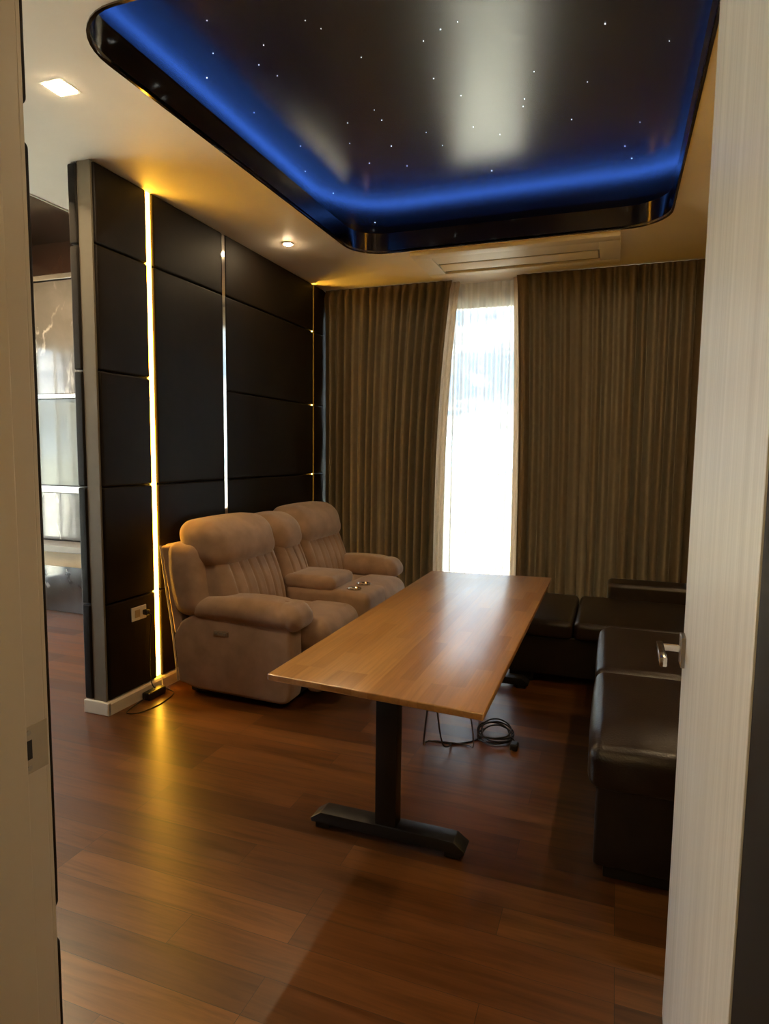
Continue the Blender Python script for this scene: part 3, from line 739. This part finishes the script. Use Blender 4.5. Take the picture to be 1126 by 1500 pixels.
# console with lid and cup holders
ca, cb = 3.788, 4.152
def confn(x, y, z):
    if x > -1.72 and z > 0.3: z -= 0.10 * max(0, (x + 1.72)) ** 1.2
    return (x, y, z)
obj('console_body', rbox(NB(), -2.12, -1.485, ca, cb, 0.07, 0.545, 0.045, (16, 10, 10), (0, 0, 0.004), confn), M['sofa'], S, True, 180)
obj('console_lid', rbox(NB(), -2.13, -1.735, ca + 0.002, cb - 0.002, 0.530, 0.622, 0.040, (12, 10, 2), (0, 0, 0.012)), M['sofa'], S, True, 180)
for k, yy in enumerate((3.882, 4.055)):
    bm = NB(); cx = -1.625; zt = 0.546
    lathe(bm, [(0.036, zt - 0.02), (0.046, zt - 0.012), (0.052, zt + 0.001), (0.051, zt + 0.004), (0.046, zt + 0.005), (0.040, zt + 0.002), (0.036, zt - 0.012)], cx, yy, 40)
    cup = obj('cup_holder', bm, M['chrome'], S, True, 50, label='chrome cup holder ring')
    bm = NB(); lathe(bm, [(0.037, zt - 0.006), (0.036, zt - 0.008), (0.01, zt - 0.009), (0.004, zt - 0.009)], cx, yy, 32); obj('cup_well', bm, M['blackplastic'], cup, True)
cp = obj('control_plate', box(NB(), -2.165, -2.065, y0 - 0.004, y0 + 0.01, 0.388, 0.420, 0.003), M['satin'], S, label='small metal recline control')
for dx in (-2.145, -2.115, -2.087): obj('button', box(NB(), dx - 0.010, dx + 0.010, y0 - 0.007, y0, 0.396, 0.412, 0.002), M['counterg'], cp)
obj('underframe', box(NB(), -2.37, -1.72, y0 + 0.05, y1 - 0.05, 0.012, 0.30, 0.01), M['sofadark'], S)
for xx in (-2.34, -1.78):
    for yy in (y0 + 0.10, y1 - 0.10):
        bm = NB(); lathe(bm, [(0.024, 0.0), (0.024, 0.014), (0.018, 0.02)], xx, yy, 16); obj('glide', bm, M['blackplastic'], S)

# ------------------------------------------------------------------ standing desk
TZ = 0.685
D = thing('standing_desk', 'long butcher block desk on a black T-shaped steel frame', 'desk', (-0.735, 3.0, 0))
bm = NB()
prism(bm, [(-1.123, 1.893), (-0.341, 1.832), (-0.348, 4.088), (-1.119, 4.008)], 'z', TZ - 0.024, TZ, 0.004, 3)
obj('tabletop', bm, M['oak'], D, True, 50)
px = -0.757
for yy, in ((2.155,), (3.935,)):
    bm = NB(); box(bm, px - 0.040, px + 0.040, yy - 0.030, yy + 0.030, 0.055, 0.40, 0.004); box(bm, px - 0.035, px + 0.035, yy - 0.025, yy + 0.025, 0.40, TZ - 0.055, 0.003)
    bm2 = NB(); box(bm2, px - 0.042, px + 0.042, yy - 0.032, yy + 0.032, 0.055, TZ - 0.055, 0.005); bm.free()
    obj('leg_column', bm2, M['blackmetal'], D, True, 40)
    L, R_ = -1.062, -0.452
    prof = [(L, 0.022), (R_, 0.022), (R_ + 0.004, 0.036), (R_ - 0.040, 0.066), (L + 0.040, 0.066), (L - 0.004, 0.036)]
    ft = obj('foot', prism(NB(), prof, 'y', yy - 0.040, yy + 0.040, 0.003, 2), M['blackmetal'], D, True, 40)
    for xx in (L + 0.045, R_ - 0.045):
        bm = NB(); box(bm, xx - 0.03, xx + 0.03, yy - 0.034, yy + 0.034, 0.0, 0.023, 0.004); obj('foot_pad', bm, M['blackplastic'], ft)
    obj('top_bracket', box(NB(), px - 0.28, px + 0.36, yy - 0.03, yy + 0.03, TZ - 0.056, TZ - 0.0245, 0.003), M['blackmetal'], D)
obj('crossbar', box(NB(), px - 0.06, px - 0.02, 2.18, 3.91, TZ - 0.066, TZ - 0.03, 0.003), M['blackmetal'], D)
obj('crossbar', box(NB(), px + 0.02, px + 0.06, 2.18, 3.91, TZ - 0.066, TZ - 0.03, 0.003), M['blackmetal'], D)

# cables hanging from the desk
K = thing('desk_cable', 'black power cable hanging under the desk and coiled on the floor', 'power cord', (-0.6, 3.05, 0))
zt = TZ - 0.026
bm = NB(); tube(bm, [(-0.700, 2.50, zt), (-0.730, 2.60, 0.40), (-0.800, 2.78, 0.10), (-0.842, 2.97, 0.006), (-0.800, 3.00, 0.004), (-0.70, 3.01, 0.004), (-0.63, 3.06, 0.004), (-0.585, 3.13, 0.006)], 0.0042, 8)
tube(bm, [(-0.690, 2.50, zt), (-0.70, 2.65, 0.30), (-0.715, 2.82, 0.08), (-0.715, 2.985, 0.008), (-0.78, 2.985, 0.010), (-0.835, 2.985, 0.006)], 0.0038, 8)
obj('hanging_cord', bm, M['blackplastic'], K, True)
bm = NB(); tube(bm, [(-0.545, 2.52, zt), (-0.565, 2.62, 0.38), (-0.560, 2.72, 0.26), (-0.585, 2.90, 0.06), (-0.640, 3.01, 0.008), (-0.72, 3.00, 0.010)], 0.0032, 8)
obj('thin_cord', bm, M['greycable'], K, True, label='thinner grey cord')
bm = NB(); rnd = random.Random(4)
pts = []
for i in range(5 * 12 + 1):
    a = 2 * PI * i / 12 + 2.6; r = 0.082 + 0.012 * math.sin(i * 0.9) + rnd.uniform(-0.004, 0.004)
    pts.append((-0.520 + r * 1.0 * math.cos(a), 3.150 + r * 1.05 * math.sin(a), 0.006 + 0.0095 * (i / 12) * 0.8 + 0.022 * max(0, math.sin(a - 0.4))))
tube(bm, pts, 0.0042, 8, True, 4)
tube(bm, [(-0.445, 3.12, 0.03), (-0.425, 3.11, 0.03), (-0.412, 3.09, 0.022), (-0.41, 3.08, 0.018)], 0.0042, 8)
obj('coil', bm, M['blackplastic'], K, True)
obj('plug', rbox(NB(), -0.432, -0.392, 3.035, 3.090, 0.0, 0.034, 0.010, (3, 3, 2)), M['blackplastic'], K, True)
bm = NB()
for dx in (-0.420, -0.404): tube(bm, [(dx, 3.036, 0.016), (dx, 3.016, 0.014)], 0.0022, 8, False)
obj('plug_pin', bm, M['chrome'], K, True)

# ------------------------------------------------------------------ leather sectional
T = thing('sectional_sofa', 'dark brown leather corner sofa between the desk, the curtain and the door', 'sofa', (0.3, 3.4, 0))
xl, xr = -0.025, 0.66
for (a, b) in ((2.185, 2.935), (2.945, 3.70)):
    near = a < 2.5
    def soft(x, y, z, a=a, b=b, near=near):
        if near and y < a + 0.22: z -= 0.030 * ((a + 0.22 - y) / 0.22) ** 2 * (1 if z > 0.35 else 0)
        if near and z > 0.3 and y < a + 0.12:                       # soft fold at the front corner
            z -= 0.008 * math.exp(-((x - xl - 0.06) / 0.03) ** 2)
        return (x, y, z)
    obj('seat_base', rbox(NB(), xl + 0.010, xr, a, b, 0.052, 0.36, 0.014, (8, 8, 6), (0, 0.006, 0)), M['leatherbase'], T, True, 180)
    obj('seat_cushion', rbox(NB(), xl - 0.018, xr, a - 0.006, b, 0.345, 0.505, 0.045, (12, 14, 5), (0.006, 0.004, 0.018), soft), M['leather'], T, True, 180)
    obj('plinth', box(NB(), xl + 0.045, xr - 0.03, a + 0.03, b - 0.03, 0.0, 0.055, 0.004), M['blackplastic'], T)
for (a, b) in ((2.185, 3.70),):
    obj('side_backrest', rbox(NB(), xr, XR - 0.03, a, 4.02, 0.05, 0.70, 0.05, (6, 14, 8), (0.01, 0, 0.01)), M['leather'], T, True, 180)
# corner filling and the long seat along the curtain
obj('corner_seat', rbox(NB(), -0.01, XR - 0.03, 3.705, 4.02, 0.05, 0.425, 0.03, (8, 6, 5)), M['leather'], T, True, 180)
obj('long_base', rbox(NB(), -0.60, XR - 0.03, 4.045, 4.83, 0.060, 0.32, 0.014, (14, 8, 5)), M['leatherbase'], T, True, 180)
for (a, b) in ((-0.615, -0.205), (-0.200, XR - 0.03)):
    obj('long_cushion', rbox(NB(), a, b, 4.010, 4.85, 0.305, 0.425, 0.038, (12, 12, 3), (0, 0.004, 0.010)), M['leather'], T, True, 180)
obj('backrest', rbox(NB(), -0.015, XR - 0.03, 4.80, 5.03, 0.10, 0.540, 0.035, (14, 4, 8), (0, 0.006, 0.006)), M['leather'], T, True, 180)
for xx in (-0.52, 0.30):
    obj('foot', box(NB(), xx - 0.075, xx + 0.075, 4.07, 4.16, 0.0, 0.064, 0.004), M['blackplastic'], T)
    obj('foot', box(NB(), xx - 0.075, xx + 0.075, 4.68, 4.79, 0.0, 0.064, 0.004), M['blackplastic'], T)

# ------------------------------------------------------------------ the view outside
bm = NB(); bmesh.ops.create_grid(bm, x_segments=40, y_segments=40, size=1500)
for v in bm.verts: v.co.z = -28 + random.uniform(-1.5, 1.5)
struct('ground_1', bm, M['ground'])
bm = NB(); n = 80; lo = []; hi = []
for i in range(n + 1):
    a = PI * (0.15 + 0.9 * i / n); R0 = 900
    hgt = 6 + 22 * abs(math.sin(i * 0.31)) + 14 * abs(math.sin(i * 0.13 + 1)) 
    lo.append(bm.verts.new((R0 * math.cos(a), R0 * math.sin(a), -28)))
    hi.append((bm.verts.new((1.1 * R0 * math.cos(a), 1.1 * R0 * math.sin(a), hgt)), bm.verts.new((1.25 * R0 * math.cos(a), 1.25 * R0 * math.sin(a), -28))))
for i in range(n):
    bm.faces.new((lo[i], lo[i + 1], hi[i + 1][0], hi[i][0])); bm.faces.new((hi[i][0], hi[i + 1][0], hi[i + 1][1], hi[i][1]))
struct('ground_2', bm, M['hill'], True)

w = bpy.data.worlds.new('sky'); scene.world = w; w.use_nodes = True; nt = w.node_tree
for n_ in list(nt.nodes): nt.nodes.remove(n_)
out = N(nt, 'ShaderNodeOutputWorld'); bg = N(nt, 'ShaderNodeBackground'); nt.links.new(bg.outputs[0], out.inputs[0])
tc = N(nt, 'ShaderNodeTexCoord'); sx = N(nt, 'ShaderNodeSeparateXYZ'); nt.links.new(tc.outputs['Generated'], sx.inputs[0])
g = ramp(nt, sx.outputs['Z'], [(0.0, (0.55, 0.62, 0.70)), (0.05, (0.16, 0.24, 0.34)), (0.30, (0.16, 0.25, 0.38)), (0.6, (0.36, 0.50, 0.72))])
mp = N(nt, 'ShaderNodeMapping'); mp.inputs['Scale'].default_value = (2.6, 2.6, 9.0); nt.links.new(tc.outputs['Generated'], mp.inputs['Vector'])
cn = noise(nt, mp.outputs[0], 2.6, 7, 0.6, 0.3)
cr = ramp(nt, cn.outputs['Fac'], [(0.45, (0, 0, 0)), (0.68, (1, 1, 1))])
c = mixc(nt, cr.outputs['Color'], g.outputs['Color'], (1.0, 0.965, 0.90))
nt.links.new(c, bg.inputs['Color']); bg.inputs['Strength'].default_value = 7.4
# soft sun on the land outside (from behind the building; some enters by the next room's window)
sd = bpy.data.lights.new('sun', 'SUN'); sd.energy = 52.0; sd.angle = 0.01; sd.color = (1, 0.95, 0.86)
so = bpy.data.objects.new('sun', sd); COL.objects.link(so); so.rotation_euler = (math.radians(38), 0, math.radians(-25))

# ------------------------------------------------------------------ view
scene.view_settings.view_transform = 'Standard'; scene.view_settings.look = 'None'
scene.view_settings.exposure = 0.9; scene.view_settings.gamma = 1.0; scene.view_settings.use_curve_mapping = False
cyc = scene.cycles
cyc.use_denoising = True
try: cyc.denoiser = 'OPENIMAGEDENOISE'
except Exception: pass
cyc.max_bounces = 10; cyc.diffuse_bounces = 5; cyc.glossy_bounces = 5; cyc.transmission_bounces = 6; cyc.transparent_max_bounces = 16
cyc.sample_clamp_indirect = 6.0; cyc.caustics_reflective = False; cyc.caustics_refractive = False
